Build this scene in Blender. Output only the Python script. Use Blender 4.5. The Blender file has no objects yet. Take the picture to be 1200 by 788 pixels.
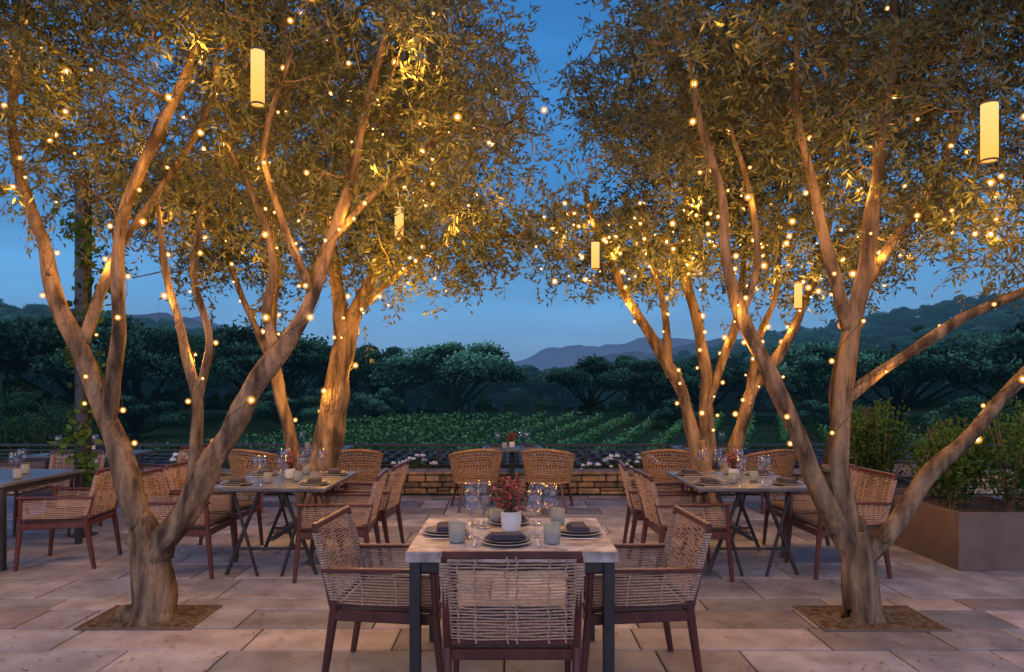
import bpy, math, random
import numpy as np
from mathutils import Vector, Matrix, noise
random.seed(7); RNG=np.random.default_rng(7)
scene=bpy.context.scene
COL=scene.collection
R=math.radians

# ------------------------------------------------------------------ materials
def newmat(name):
    m=bpy.data.materials.new(name); m.use_nodes=True
    nt=m.node_tree; nt.nodes.clear()
    out=nt.nodes.new('ShaderNodeOutputMaterial')
    return m,nt,out
def N(nt,t,**kw):
    n=nt.nodes.new(t)
    for k,v in kw.items():
        if k in n.inputs: n.inputs[k].default_value=v
        else: setattr(n,k,v)
    return n
def pmat(name,c1,c2=None,scale=8,rough=.6,bump=0,bscale=40,metal=0,stretch=(1,1,1),spec=.5,attr=None,detail=6,bdist=.02,lo=.33,hi=.67):
    m,nt,out=newmat(name); L=nt.links
    p=N(nt,'ShaderNodeBsdfPrincipled'); p.inputs['Roughness'].default_value=rough
    p.inputs['Metallic'].default_value=metal; p.inputs['Specular IOR Level'].default_value=spec
    tc=N(nt,'ShaderNodeTexCoord'); mp=N(nt,'ShaderNodeMapping'); mp.inputs['Scale'].default_value=stretch
    L.new(tc.outputs['Object'],mp.inputs[0])
    c2=c2 or tuple(x*.7 for x in c1)
    nz=N(nt,'ShaderNodeTexNoise'); nz.inputs['Scale'].default_value=scale; nz.inputs['Detail'].default_value=detail
    L.new(mp.outputs[0],nz.inputs['Vector'])
    cr=N(nt,'ShaderNodeValToRGB'); cr.color_ramp.elements[0].position=lo; cr.color_ramp.elements[1].position=hi
    cr.color_ramp.elements[0].color=(*c2,1); cr.color_ramp.elements[1].color=(*c1,1)
    L.new(nz.outputs[0],cr.inputs[0]); col=cr.outputs[0]
    if attr:
        a=N(nt,'ShaderNodeAttribute'); a.attribute_name=attr
        mx=N(nt,'ShaderNodeMix'); mx.data_type='RGBA'; mx.blend_type='MULTIPLY'; mx.inputs[0].default_value=1
        L.new(col,mx.inputs[6]); L.new(a.outputs['Color'],mx.inputs[7]); col=mx.outputs[2]
    L.new(col,p.inputs['Base Color'])
    if bump:
        b=N(nt,'ShaderNodeBump'); b.inputs['Strength'].default_value=bump; b.inputs['Distance'].default_value=bdist
        n2=N(nt,'ShaderNodeTexNoise'); n2.inputs['Scale'].default_value=bscale; n2.inputs['Detail'].default_value=5
        L.new(mp.outputs[0],n2.inputs['Vector']); L.new(n2.outputs[0],b.inputs['Height']); L.new(b.outputs[0],p.inputs['Normal'])
    L.new(p.outputs[0],out.inputs[0])
    return m
def emat(name,c,s,sample=True):
    m,nt,out=newmat(name); e=N(nt,'ShaderNodeEmission'); e.inputs[0].default_value=(*c,1); e.inputs[1].default_value=s
    nt.links.new(e.outputs[0],out.inputs[0])
    if not sample: m.cycles.emission_sampling='NONE'
    return m
def leafmat(name,cdark,clight,transl=.35,rough=.5,spec=.3):
    m,nt,out=newmat(name); L=nt.links
    a=N(nt,'ShaderNodeAttribute'); a.attribute_name='var'
    cr=N(nt,'ShaderNodeValToRGB'); cr.color_ramp.elements[0].color=(*cdark,1); cr.color_ramp.elements[1].color=(*clight,1)
    L.new(a.outputs['Fac'],cr.inputs[0])
    p=N(nt,'ShaderNodeBsdfPrincipled'); p.inputs['Roughness'].default_value=rough; p.inputs['Specular IOR Level'].default_value=spec
    L.new(cr.outputs[0],p.inputs['Base Color'])
    t=N(nt,'ShaderNodeBsdfTranslucent'); L.new(cr.outputs[0],t.inputs[0])
    mx=N(nt,'ShaderNodeMixShader'); mx.inputs[0].default_value=transl
    L.new(p.outputs[0],mx.inputs[1]); L.new(t.outputs[0],mx.inputs[2]); L.new(mx.outputs[0],out.inputs[0])
    return m
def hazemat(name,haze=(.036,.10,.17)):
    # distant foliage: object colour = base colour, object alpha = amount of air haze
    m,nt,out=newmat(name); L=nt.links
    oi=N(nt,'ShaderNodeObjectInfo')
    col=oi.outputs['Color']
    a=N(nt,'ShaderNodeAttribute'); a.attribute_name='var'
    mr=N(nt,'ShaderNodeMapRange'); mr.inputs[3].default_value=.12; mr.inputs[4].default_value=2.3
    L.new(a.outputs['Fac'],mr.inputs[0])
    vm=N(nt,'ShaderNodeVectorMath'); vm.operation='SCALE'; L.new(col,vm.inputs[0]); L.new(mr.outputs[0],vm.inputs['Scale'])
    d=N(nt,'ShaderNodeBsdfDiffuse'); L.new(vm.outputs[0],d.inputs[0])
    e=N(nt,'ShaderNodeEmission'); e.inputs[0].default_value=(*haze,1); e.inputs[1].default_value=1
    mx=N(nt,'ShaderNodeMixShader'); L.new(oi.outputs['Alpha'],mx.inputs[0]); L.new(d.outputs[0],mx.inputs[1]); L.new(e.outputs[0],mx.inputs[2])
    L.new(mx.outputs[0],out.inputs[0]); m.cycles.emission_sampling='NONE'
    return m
M={}
M['bark']=pmat('olive_bark',(.25,.175,.11),(.05,.035,.025),scale=11,rough=.95,bump=1.0,bscale=30,stretch=(1,1,.22),bdist=.05,spec=.15,detail=9,lo=.36,hi=.64)
M['leaf']=leafmat('olive_leaf',(.026,.042,.017),(.155,.165,.085),.28,.5,.35)
M['wood']=pmat('mahogany_wood',(.085,.022,.015),(.04,.010,.008),scale=14,rough=.38,stretch=(1,1,.2),bump=.1)
M['rope']=pmat('woven_rope',(.50,.36,.27),(.30,.205,.15),scale=60,rough=.9,bump=.6,bscale=300,spec=.1)
M['wicker']=pmat('wicker',(.42,.27,.15),(.22,.13,.07),scale=40,rough=.8,bump=.5,bscale=200,spec=.2)
M['cush']=pmat('seat_cushion_fabric',(.13,.10,.09),(.10,.075,.065),scale=50,rough=.95,bump=.3,bscale=400,spec=.1)
M['black']=pmat('black_metal',(.012,.012,.014),(.02,.02,.022),scale=20,rough=.45)
M['darktop']=pmat('dark_table_top',(.10,.105,.125),(.06,.065,.08),scale=6,rough=.35,bump=.05)
M['marble']=pmat('stone_table_top',(.44,.41,.385),(.19,.155,.13),scale=9,rough=.4,detail=14,bump=.08,lo=.38,hi=.6)
M['paver']=pmat('paving_stone',(.285,.285,.315),(.155,.15,.165),scale=3.4,rough=.66,bump=.6,bscale=16,attr='tint',detail=14,spec=.35)
M['joint']=pmat('paving_joint_sand',(.05,.044,.04),(.02,.018,.017),scale=30,rough=.95)
M['soil']=pmat('soil',(.15,.11,.07),(.045,.032,.02),scale=25,rough=1,bump=1,bscale=60,spec=.1)
M['wallstone']=pmat('wall_stone',(.34,.25,.17),(.15,.105,.07),scale=9,rough=.85,bump=.8,bscale=30,attr='tint')
M['mortar']=pmat('mortar',(.07,.055,.045),scale=20,rough=.95)
M['corten']=pmat('planter_metal',(.12,.085,.065),(.08,.057,.045),scale=4,rough=.7,bump=.1)
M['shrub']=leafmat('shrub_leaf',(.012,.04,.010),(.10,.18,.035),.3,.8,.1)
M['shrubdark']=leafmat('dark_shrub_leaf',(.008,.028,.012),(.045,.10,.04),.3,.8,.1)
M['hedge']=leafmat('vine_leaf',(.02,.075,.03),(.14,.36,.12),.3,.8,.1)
M['petal']=pmat('white_petal',(.85,.86,.86),(.75,.77,.78),rough=.7)
M['ceramic']=pmat('white_ceramic',(.64,.62,.58),(.55,.53,.50),rough=.3)
M['greyware']=pmat('grey_stoneware',(.30,.29,.29),(.22,.21,.21),rough=.4)
M['plate']=pmat('dark_stoneware',(.10,.10,.115),(.07,.07,.08),scale=30,rough=.4)
M['napkin']=pmat('dark_napkin',(.06,.055,.08),(.035,.033,.05),scale=60,rough=.95,bump=.3,bscale=300)
M['red']=pmat('red_berry',(.36,.018,.02),(.18,.01,.015),scale=30,rough=.4)
M['pinkf']=pmat('pink_blossom',(.45,.12,.10),(.30,.05,.05),scale=30,rough=.7)
M['grass']=pmat('meadow_ground',(.040,.075,.035),(.018,.038,.018),scale=.15,rough=1,spec=.05)
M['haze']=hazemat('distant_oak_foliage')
M['core']=emat('bulb_filament',(1,.70,.30),16,False)
M['candle']=emat('candle_flame',(1,.55,.18),12,False)
M['wire']=pmat('black_cable',(.015,.013,.01),rough=.6)
m,nt,out=newmat('lantern_diffuser'); e=N(nt,'ShaderNodeEmission')
tc=N(nt,'ShaderNodeTexCoord'); sp=N(nt,'ShaderNodeSeparateXYZ'); nt.links.new(tc.outputs['Generated'],sp.inputs[0])
cr=N(nt,'ShaderNodeValToRGB'); el=cr.color_ramp.elements; el[0].color=(1,.46,.09,1); el[1].color=(.85,.38,.07,1); el[1].position=.95
x=el.new(.35); x.color=(1.0,.62,.22,1); nt.links.new(sp.outputs['Z'],cr.inputs[0]); nt.links.new(cr.outputs[0],e.inputs[0]); e.inputs[1].default_value=1.4
nt.links.new(e.outputs[0],out.inputs[0]); M['lantern']=m
m,nt,out=newmat('bulb_glow_halo'); t=N(nt,'ShaderNodeBsdfTransparent'); e=N(nt,'ShaderNodeEmission'); e.inputs[0].default_value=(1,.38,.035,1); e.inputs[1].default_value=1.25  # glow halo painted as an emissive shell around each bulb
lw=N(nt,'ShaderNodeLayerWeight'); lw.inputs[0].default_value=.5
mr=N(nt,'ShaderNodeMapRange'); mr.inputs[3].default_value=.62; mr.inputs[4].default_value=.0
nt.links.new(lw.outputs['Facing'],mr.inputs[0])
mx=N(nt,'ShaderNodeMixShader'); nt.links.new(mr.outputs[0],mx.inputs[0]); nt.links.new(t.outputs[0],mx.inputs[1]); nt.links.new(e.outputs[0],mx.inputs[2]); nt.links.new(mx.outputs[0],out.inputs[0]); m.cycles.emission_sampling='NONE'; M['bulbhalo']=m
m,nt,out=newmat('clear_glass'); t=N(nt,'ShaderNodeBsdfTransparent'); t.inputs[0].default_value=(.94,.94,.95,1); g=N(nt,'ShaderNodeBsdfGlossy'); g.inputs['Roughness'].default_value=.03
lw=N(nt,'ShaderNodeLayerWeight'); lw.inputs[0].default_value=.25
mr=N(nt,'ShaderNodeMapRange'); mr.inputs[3].default_value=.03; mr.inputs[4].default_value=.75
mx=N(nt,'ShaderNodeMixShader'); nt.links.new(lw.outputs['Facing'],mr.inputs[0]); nt.links.new(mr.outputs[0],mx.inputs[0]); nt.links.new(t.outputs[0],mx.inputs[1]); nt.links.new(g.outputs[0],mx.inputs[2]); nt.links.new(mx.outputs[0],out.inputs[0]); M['glass']=m
m,nt,out=newmat('frosted_glass'); t=N(nt,'ShaderNodeBsdfTranslucent'); t.inputs[0].default_value=(.6,.63,.6,1); g=N(nt,'ShaderNodeBsdfPrincipled'); g.inputs['Base Color'].default_value=(.38,.41,.39,1); g.inputs['Roughness'].default_value=.25
mx=N(nt,'ShaderNodeMixShader'); mx.inputs[0].default_value=.5; nt.links.new(t.outputs[0],mx.inputs[1]); nt.links.new(g.outputs[0],mx.inputs[2]); nt.links.new(mx.outputs[0],out.inputs[0]); M['frost']=m

# ------------------------------------------------------------------ mesh builder
class MB:
    def __init__(s): s.v=[];s.f=[];s.m=[];s.mats=[];s.tint=[]
    def mi(s,k):
        if k not in s.mats: s.mats.append(k)
        return s.mats.index(k)
    def add(s,vs,fs,k,tint=None):
        o=len(s.v); s.v.extend(tuple(x) for x in vs); mi=s.mi(k)
        for f in fs: s.f.append(tuple(i+o for i in f)); s.m.append(mi)
        s.tint.extend([tint or (1,1,1)]*len(vs))
    def box(s,c,d,k,rot=None,bev=0,tint=None):
        x,y,z=d[0]/2,d[1]/2,d[2]/2
        if bev:
            vs=[];b=bev
            for sx in(-1,1):
                for sy in(-1,1):
                    for sz in(-1,1):
                        vs+= [(sx*x,sy*(y-b),sz*(z-b)),(sx*(x-b),sy*y,sz*(z-b)),(sx*(x-b),sy*(y-b),sz*z)]
            idx=lambda a,bb,cc,j:((a*2+bb)*2+cc)*3+j
            fs=[]
            def q(l,n):
                fs.append(l if n else l[::-1])
            for a in(0,1): q([idx(a,0,0,0),idx(a,1,0,0),idx(a,1,1,0),idx(a,0,1,0)],a==1)
            for a in(0,1): q([idx(0,a,0,1),idx(1,a,0,1),idx(1,a,1,1),idx(0,a,1,1)],a==0)
            for a in(0,1): q([idx(0,0,a,2),idx(1,0,a,2),idx(1,1,a,2),idx(0,1,a,2)],a==1)
            for a in(0,1):
                for bb in(0,1):
                    fs.append([idx(a,bb,0,0),idx(a,bb,1,0),idx(a,bb,1,1),idx(a,bb,0,1)])
                    fs.append([idx(a,0,bb,0),idx(a,1,bb,0),idx(a,1,bb,2),idx(a,0,bb,2)])
                    fs.append([idx(0,a,bb,1),idx(1,a,bb,1),idx(1,a,bb,2),idx(0,a,bb,2)])
                    for cc in(0,1): fs.append([idx(a,bb,cc,0),idx(a,bb,cc,1),idx(a,bb,cc,2)])
        else:
            vs=[(sx*x,sy*y,sz*z) for sx in(-1,1) for sy in(-1,1) for sz in(-1,1)]
            fs=[(0,1,3,2),(4,6,7,5),(0,4,5,1),(2,3,7,6),(0,2,6,4),(1,5,7,3)]
        if rot is not None:
            mm=rot if isinstance(rot,Matrix) else Matrix.Rotation(rot,3,'Z')
            vs=[mm@Vector(v) for v in vs]
        s.add([(v[0]+c[0],v[1]+c[1],v[2]+c[2]) for v in vs],fs,k,tint)
    def bar(s,a,b,w,h,k,bev=.004,w2=None,h2=None):
        a=Vector(a);b=Vector(b);t=(b-a).normalized()
        up=Vector((0,0,1)) if abs(t.z)<.8 else Vector((0,1,0))
        sd=t.cross(up).normalized(); u=sd.cross(t).normalized()
        w2=w2 or w; h2=h2 or h
        vs=[]
        for p,ww,hh in((a,w,h),(b,w2,h2)):
            c=.22*min(ww,hh)
            for sx,sy,cx,cy in((-1,-1,1,0),(1,-1,-1,0),(1,-1,0,1),(1,1,0,-1),(1,1,-1,0),(-1,1,1,0),(-1,1,0,-1),(-1,-1,0,1)):
                vs.append(p+sd*(sx*ww/2+cx*c)+u*(sy*hh/2+cy*c))
        fs=[(i,(i+1)%8,8+(i+1)%8,8+i) for i in range(8)]+[tuple(range(8))[::-1],tuple(range(8,16))]
        s.add(vs,fs,k)
    def tube(s,pts,rad,k,n=6,cap=True,wob=0):
        pts=[Vector(p) for p in pts]; m=len(pts)
        if not hasattr(rad,'__len__'): rad=[rad]*m
        vs=[];ref=Vector((.31,.9,.13)).normalized()
        for i,p in enumerate(pts):
            t=(pts[min(i+1,m-1)]-pts[max(i-1,0)]).normalized()
            if abs(t.dot(ref))>.95: ref=Vector((1,.1,0)).normalized()
            a=t.cross(ref).normalized(); b=t.cross(a).normalized()
            for j in range(n):
                an=2*math.pi*j/n; r=rad[i]
                if wob:
                    q=Vector((math.cos(an)*1.5,math.sin(an)*1.5,0))
                    r*=1+wob*(noise.noise(q+p*2.6)*1.2+.55*noise.noise(q*2.6+p*1.2)+.3*math.sin(3*an+p.z*2.4)+.18*math.sin(5*an-p.z*3.7))
                vs.append(p+a*(math.cos(an)*r)+b*(math.sin(an)*r))
        fs=[]
        for i in range(m-1):
            for j in range(n):
                fs.append((i*n+j,i*n+(j+1)%n,(i+1)*n+(j+1)%n,(i+1)*n+j))
        if cap: fs.append(tuple(range(n))[::-1]); fs.append(tuple((m-1)*n+j for j in range(n)))
        s.add(vs,fs,k)
    def lathe(s,prof,k,n=20,c=(0,0,0),flute=0):
        vs=[];fs=[]
        for r,z in prof:
            for j in range(n):
                a=2*math.pi*j/n; rr=r*(1+(flute if j%2 else 0)); vs.append((c[0]+rr*math.cos(a),c[1]+rr*math.sin(a),c[2]+z))
        for i in range(len(prof)-1):
            for j in range(n): fs.append((i*n+j,i*n+(j+1)%n,(i+1)*n+(j+1)%n,(i+1)*n+j))
        s.add(vs,fs,k)
    def ball(s,c,r,k,n=6,m=4):
        prof=[(max(1e-4,r*math.sin(math.pi*i/m)),-r*math.cos(math.pi*i/m)) for i in range(m+1)]
        s.lathe(prof,k,n,c)
    def mesh(s,name,smooth=False,tint=False):
        me=bpy.data.meshes.new(name); me.from_pydata(s.v,[],s.f)
        for k in s.mats: me.materials.append(M[k])
        me.polygons.foreach_set('material_index',s.m)
        if smooth: me.polygons.foreach_set('use_smooth',[True]*len(s.f))
        if tint:
            a=me.color_attributes.new('tint','FLOAT_COLOR','POINT')
            a.data.foreach_set('color',np.array([(*t,1) for t in s.tint],dtype=np.float32).ravel())
        me.update(); return me
    def obj(s,name,parent=None,loc=(0,0,0),rz=0,smooth=False,tint=False):
        return place(s.mesh(name,smooth,tint),name,loc,rz,parent)
def place(me,name,loc=(0,0,0),rz=0,parent=None,scale=1):
    o=bpy.data.objects.new(name,me); o.location=loc; o.rotation_euler=(0,0,rz)
    o.scale=(scale,)*3 if not hasattr(scale,'__len__') else scale
    COL.objects.link(o)
    if parent: o.parent=parent
    return o
def empty(name,loc=(0,0,0)):
    o=bpy.data.objects.new(name,None); o.empty_display_size=.2; o.location=loc; COL.objects.link(o); return o

def quads_mesh(name,V,matk,var):
    n=len(V); me=bpy.data.meshes.new(name)
    me.vertices.add(n*4); me.vertices.foreach_set('co',V.astype(np.float32).ravel())
    me.loops.add(n*4); me.loops.foreach_set('vertex_index',np.arange(n*4,dtype=np.int32))
    me.polygons.add(n); me.polygons.foreach_set('loop_start',np.arange(0,n*4,4,dtype=np.int32))
    try: me.polygons.foreach_set('loop_total',np.full(n,4,dtype=np.int32))
    except Exception: pass
    a=me.attributes.new('var','FLOAT','POINT'); a.data.foreach_set('value',np.repeat(var,4).astype(np.float32))
    me.materials.append(M[matk]); me.update(calc_edges=True); return me
def unit(a): return a/np.maximum(1e-6,np.sqrt((a*a).sum(-1,keepdims=True)))
def leaf_quads(pos,d,L,W,rng):
    n=len(pos); d=unit(d); w=unit(np.cross(d,rng.normal(size=(n,3))))
    L=L[:,None];W=W[:,None]
    return np.stack([pos,pos+d*L*.45+w*W*.5,pos+d*L,pos+d*L*.45-w*W*.5],axis=1)
def twig_leaves(cent,tw,lp,L,W,rng,spread=.13,tl=.32,droop=.10,up=.1):
    n=len(cent); c=np.repeat(cent,tw,axis=0)+rng.normal(size=(n*tw,3))*spread
    cv=np.repeat(rng.uniform(0,1,n),tw)
    td=rng.normal(size=(n*tw,3)); td[:,2]+=up; td=unit(td); ln=rng.uniform(.6,1.2,n*tw)*tl
    t=np.tile(np.linspace(.05,1,lp),n*tw); td2=np.repeat(td,lp,axis=0); ln2=np.repeat(ln,lp)
    pos=np.repeat(c,lp,axis=0)+td2*(ln2*t)[:,None]+rng.normal(size=(n*tw*lp,3))*.012; pos[:,2]-=droop*t*t
    d=td2*.6+rng.normal(size=pos.shape)*.55; d[:,2]-=.1
    k=len(pos)
    q=leaf_quads(pos,d,L*rng.uniform(.7,1.2,k),W*rng.uniform(.7,1.2,k),rng)
    var=np.clip(np.repeat(cv,tw*0+lp)*.5+rng.uniform(0,.5,k),0,1)
    return q,var,c,td,ln
def catmull(pts,sub=7):
    P=[np.array(p,float) for p in pts]; P=[2*P[0]-P[1]]+P+[2*P[-1]-P[-2]]; out=[]
    for i in range(1,len(P)-2):
        for j in range(sub):
            t=j/sub; a,b,c,d=P[i-1:i+3]
            out.append(.5*((2*b)+(c-a)*t+(2*a-5*b+4*c-d)*t*t+(-a+3*b-3*c+d)*t**3))
    out.append(P[-2]); return np.array(out)

# ------------------------------------------------------------------ olive trees
def olive(name,limbs,crowns,ncl,tw,lp,L,W,nb_canopy,bulb_step,fill_lamps,fillE,seed,bulb_r=.011,litbox=None,rs=.84,nlamp=26,smallE=3.5,gap=-.17):
    rng=np.random.default_rng(seed); rnd=random.Random(seed)
    root=empty(name,(limbs[0][0][0],limbs[0][0][1],0)); base=Vector(root.location)
    tb=MB(); nodes=[]; bulbs=[]; wires=[]
    for li in limbs:
        a=catmull(li,7); xyz=a[:,:3]; r=a[:,3]*rs
        for i in range(1,len(xyz)-1):
            xyz[i]+=np.array(noise.noise_vector(Vector(xyz[i]*2.1)))*min(.06,r[i]*.75)
            r[i]*=1+.14*noise.noise(Vector(xyz[i]*3.7)+Vector((5,0,0)))
        tb.tube([Vector(p)-base for p in xyz],list(r),'bark',n=16,wob=.22)
        for i in range(3,len(xyz)-3,9):
            if r[i]>.035 and rnd.random()<.6:
                an=rnd.uniform(0,6.28); dv=Vector((math.cos(an),math.sin(an),.5)).normalized(); p=Vector(xyz[i])-base
                tb.tube([p,p+dv*r[i]*1.0,p+dv*r[i]*1.45],[r[i]*.6,r[i]*.42,r[i]*.22],'bark',n=8,wob=.2)
        for p,rr in zip(xyz,r):
            if p[2]>1.9: nodes.append(p)
        w=[];ang=rnd.uniform(0,6);acc=rnd.uniform(0,bulb_step)
        for i in range(len(xyz)-1):
            seg=np.linalg.norm(xyz[i+1]-xyz[i]); m=max(1,int(seg/.06))
            for j in range(m):
                p=xyz[i]+(xyz[i+1]-xyz[i])*j/m; ang+=.55
                if p[2]<1.1: continue
                off=np.array([math.cos(ang),math.sin(ang),0])*(r[i]*1.15+.006)
                w.append(Vector(p+off)-base); acc+=seg/m
                if acc>bulb_step*rnd.uniform(.7,1.3):
                    acc=0; bulbs.append(Vector(p+off+np.array([math.cos(ang),math.sin(ang),0])*.015)-base)
        if len(w)>3: wires.append(w)
    nlimb=len(bulbs)
    cl=[]; vol=[c[3]*c[4]*c[5] for c in crowns]; tot=sum(vol)
    for c,v in zip(crowns,vol):
        k=int(ncl*v/tot); tries=0;got=0
        while got<k and tries<k*8:
            tries+=1
            u=rng.normal(size=3); u/=np.linalg.norm(u); u*=rng.uniform(.05,1)**.42
            p=np.array(c[:3])+u*np.array(c[3:6])
            nz=noise.noise(Vector(p*1.35)+Vector((seed,0,0)))+.5*noise.noise(Vector(p*3.1)+Vector((0,seed,0)))
            if nz<gap: continue
            if p[1]<2.9 or p[2]<2.15: continue
            cl.append(p); got+=1
    cl=np.array(cl); nodes=np.array(nodes)
    dist=np.array([np.min(np.linalg.norm(nodes-p,axis=1)) for p in cl]); cl=cl[np.argsort(dist)]
    twb=MB()
    for p in cl:
        dd=np.linalg.norm(nodes-p,axis=1)+np.maximum(0,nodes[:,2]-p[2])*.6; j=int(np.argmin(dd)); q=nodes[j]; ln=np.linalg.norm(p-q)
        m1=q+(p-q)*.35+rng.normal(size=3)*ln*.08+np.array([0,0,-.03*ln]); m2=q+(p-q)*.7+rng.normal(size=3)*ln*.08
        r0=.005+.010*min(1,ln)
        twb.tube([Vector(x)-base for x in(q,m1,m2,p)],[r0,r0*.8,r0*.6,.004],'bark',n=5,cap=False)
        nodes=np.vstack([nodes,m1,m2,p])
    q,var,ts,td,tl=twig_leaves(cl,tw,lp,L,W,rng)
    sel=rng.choice(len(ts),size=min(len(ts),1500),replace=False)
    for i in sel:
        a=ts[i];b=a+td[i]*tl[i]*.5;c=a+td[i]*tl[i]-np.array([0,0,.1])
        twb.tube([Vector(a)-base,Vector(b)-base,Vector(c)-base],[.004,.003,.0015],'bark',n=3,cap=False)
    tb.obj('trunk',root,smooth=True); twb.obj('branches',root,smooth=True)
    # strings draped through the outer/lower canopy
    cand=[p for p in cl if (litbox is None or (litbox[0]<p[0]<litbox[1] and litbox[2]<p[2]<litbox[3]))]
    rnd.shuffle(cand); cand=cand[:nb_canopy]
    left=[Vector(p)+Vector((rnd.uniform(-.15,.15),rnd.uniform(-.5,-.1),rnd.uniform(-.2,0))) for p in cand]; ch=[]
    while left:
        cur=left.pop(); c=[cur]
        while left and len(c)<9:
            j=min(range(len(left)),key=lambda i:(left[i]-cur).length)
            if (left[j]-cur).length>.8: break
            cur=left.pop(j); c.append(cur)
        ch.append(c)
    for c in ch:
        bulbs+=[p-base for p in c]
        w=[]
        for a,b in zip(c[:-1],c[1:]):
            for t in(0,.33,.66): w.append(a.lerp(b,t)-base-Vector((0,0,.06*math.sin(t*math.pi)))+Vector((0,0,.02)))
        w.append(c[-1]-base+Vector((0,0,.02)))
        if len(w)>2: wires.append(w)
    # leaves do not grow through the bulbs: drop those touching one
    ctr=q.mean(axis=1)-np.array(base); keep=np.ones(len(ctr),bool)
    for b in bulbs:
        keep&=((ctr-np.array(b))**2).sum(1)>.05**2
    q=q[keep]-np.array(base)
    place(quads_mesh('leaves',q,'leaf',var[keep]),'leaves',parent=root)
    sb=MB()
    for w in wires: sb.tube(w,.0022,'wire',n=3,cap=False)
    for b in bulbs:
        s=rnd.choice([.6,.8,1,1,1.35])
        sb.ball(b,bulb_r*s,'core',8,5); sb.ball(b,bulb_r*2.4*s,'bulbhalo',12,8)
        sb.tube([b+Vector((0,0,bulb_r*1.0)),b+Vector((0,0,bulb_r*3.0))],.004,'wire',n=4)
    sb.obj('string_lights',root,smooth=True)
    def lamp(loc,E):
        l=bpy.data.lights.new('string_and_fill_lamp','POINT'); l.energy=E; l.color=(1,.44,.065); l.shadow_soft_size=.05
        o=bpy.data.objects.new('string_and_fill_lamp',l); COL.objects.link(o); o.parent=root; o.location=loc
    for p in fill_lamps: lamp(Vector(p[:3])-base,fillE*(p[3] if len(p)>3 else 1))  # added fill lamps that brighten the canopy, not placed at any bulb
    lb=bulbs[:nlimb]; cb=bulbs[nlimb:]; rnd.shuffle(lb); rnd.shuffle(cb)
    for b in lb[:nlamp//2]+cb[:nlamp//2]:
        lamp(b+Vector((0,-.03,-.03)),smallE*rnd.uniform(.5,1.5))
    return root

olive('olive_tree',[
 [(-2.42,4.9,-.06,.22),(-2.42,4.9,.06,.165),(-2.40,4.9,.2,.145),(-2.43,4.9,.45,.14),(-2.52,4.9,.68,.11)],
 [(-2.45,4.9,.40,.11),(-2.59,4.9,.90,.092),(-2.74,4.9,1.37,.082),(-2.91,4.92,1.77,.07),(-3.11,4.95,2.2,.058),(-3.26,5.0,2.63,.048),(-3.40,5,3.09,.04),(-3.46,5,3.56,.033),(-3.3,5,4.3,.02)],
 [(-2.74,4.9,1.30,.07),(-2.64,4.85,1.77,.056),(-2.59,4.8,2.23,.05),(-2.54,4.75,2.69,.045),(-2.36,4.7,3.09,.04),(-2.13,4.7,3.56,.034),(-1.93,4.7,4.02,.028),(-1.7,4.7,4.7,.015)],
 [(-2.93,4.92,1.85,.045),(-2.77,5.05,2.46,.036),(-2.54,5.15,2.92,.03),(-2.3,5.2,3.32,.024),(-2.1,5.3,3.9,.015)],
 [(-2.40,4.9,.42,.125),(-2.22,4.92,.73,.105),(-2.02,4.95,1.13,.09),(-1.79,5.0,1.54,.082),(-1.585,5.0,1.88,.074),(-1.38,5.0,2.2,.06),(-1.24,5,2.58,.05),(-1.095,5,3.04,.042),(-.98,5.0,3.56,.034),(-.8,5,4.3,.02)],
 [(-1.63,5.0,1.80,.05),(-1.72,5.1,2.1,.036),(-1.70,5.15,2.46,.031),(-1.84,5.2,2.92,.026),(-2.1,5.3,3.4,.018)],
 [(-2.18,4.95,.80,.06),(-2.22,5.1,1.48,.044),(-2.36,5.2,1.94,.035),(-2.51,5.25,2.46,.028),(-2.6,5.3,3.0,.018)],
 [(-2.22,5.1,1.45,.035),(-2.17,5.2,1.9,.03),(-2.28,5.2,2.4,.025),(-2.26,5.3,2.9,.018)],
 [(-1.38,5.0,2.2,.035),(-1.5,4.8,2.6,.028),(-1.6,4.7,3.1,.022),(-1.4,4.6,3.7,.015)],
 [(-1.24,5.0,2.58,.03),(-.95,5.1,2.95,.024),(-.6,5.2,3.3,.018),(-.4,5.2,3.7,.012)]],
 [(-2.6,5.1,4.05,1.35,1.4,.9),(-1.35,5.1,3.85,1.15,1.3,.95),(-3.7,5.0,3.9,.95,1.2,.9),(-2.0,4.6,5.0,1.9,1.5,.8),(-2.3,5.4,3.1,.9,.8,.45),(-.42,5.4,3.7,.72,.9,.95),(-3.4,4.6,3.1,.5,.5,.4),(-1.2,5.5,3.1,.6,.6,.4)],
 700,6,18,.066,.0175,46,.26,
 [(-3.1,4.5,2.7,.8),(-2.3,4.4,2.8,1.0),(-1.5,4.4,2.7,1.0),(-.8,4.6,2.9,1.4),(-1.9,4.4,3.6,1.0),(-.6,4.5,3.6,1.3),(-2.0,5.5,2.3,.9),(-4.45,4.7,1.7,4.0)],  # last entry: unseen lamp added for a warm pool on the left paving
 17,11,bulb_r=.0090,litbox=(-9,9,2.5,4.0),nlamp=22,smallE=6)
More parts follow.
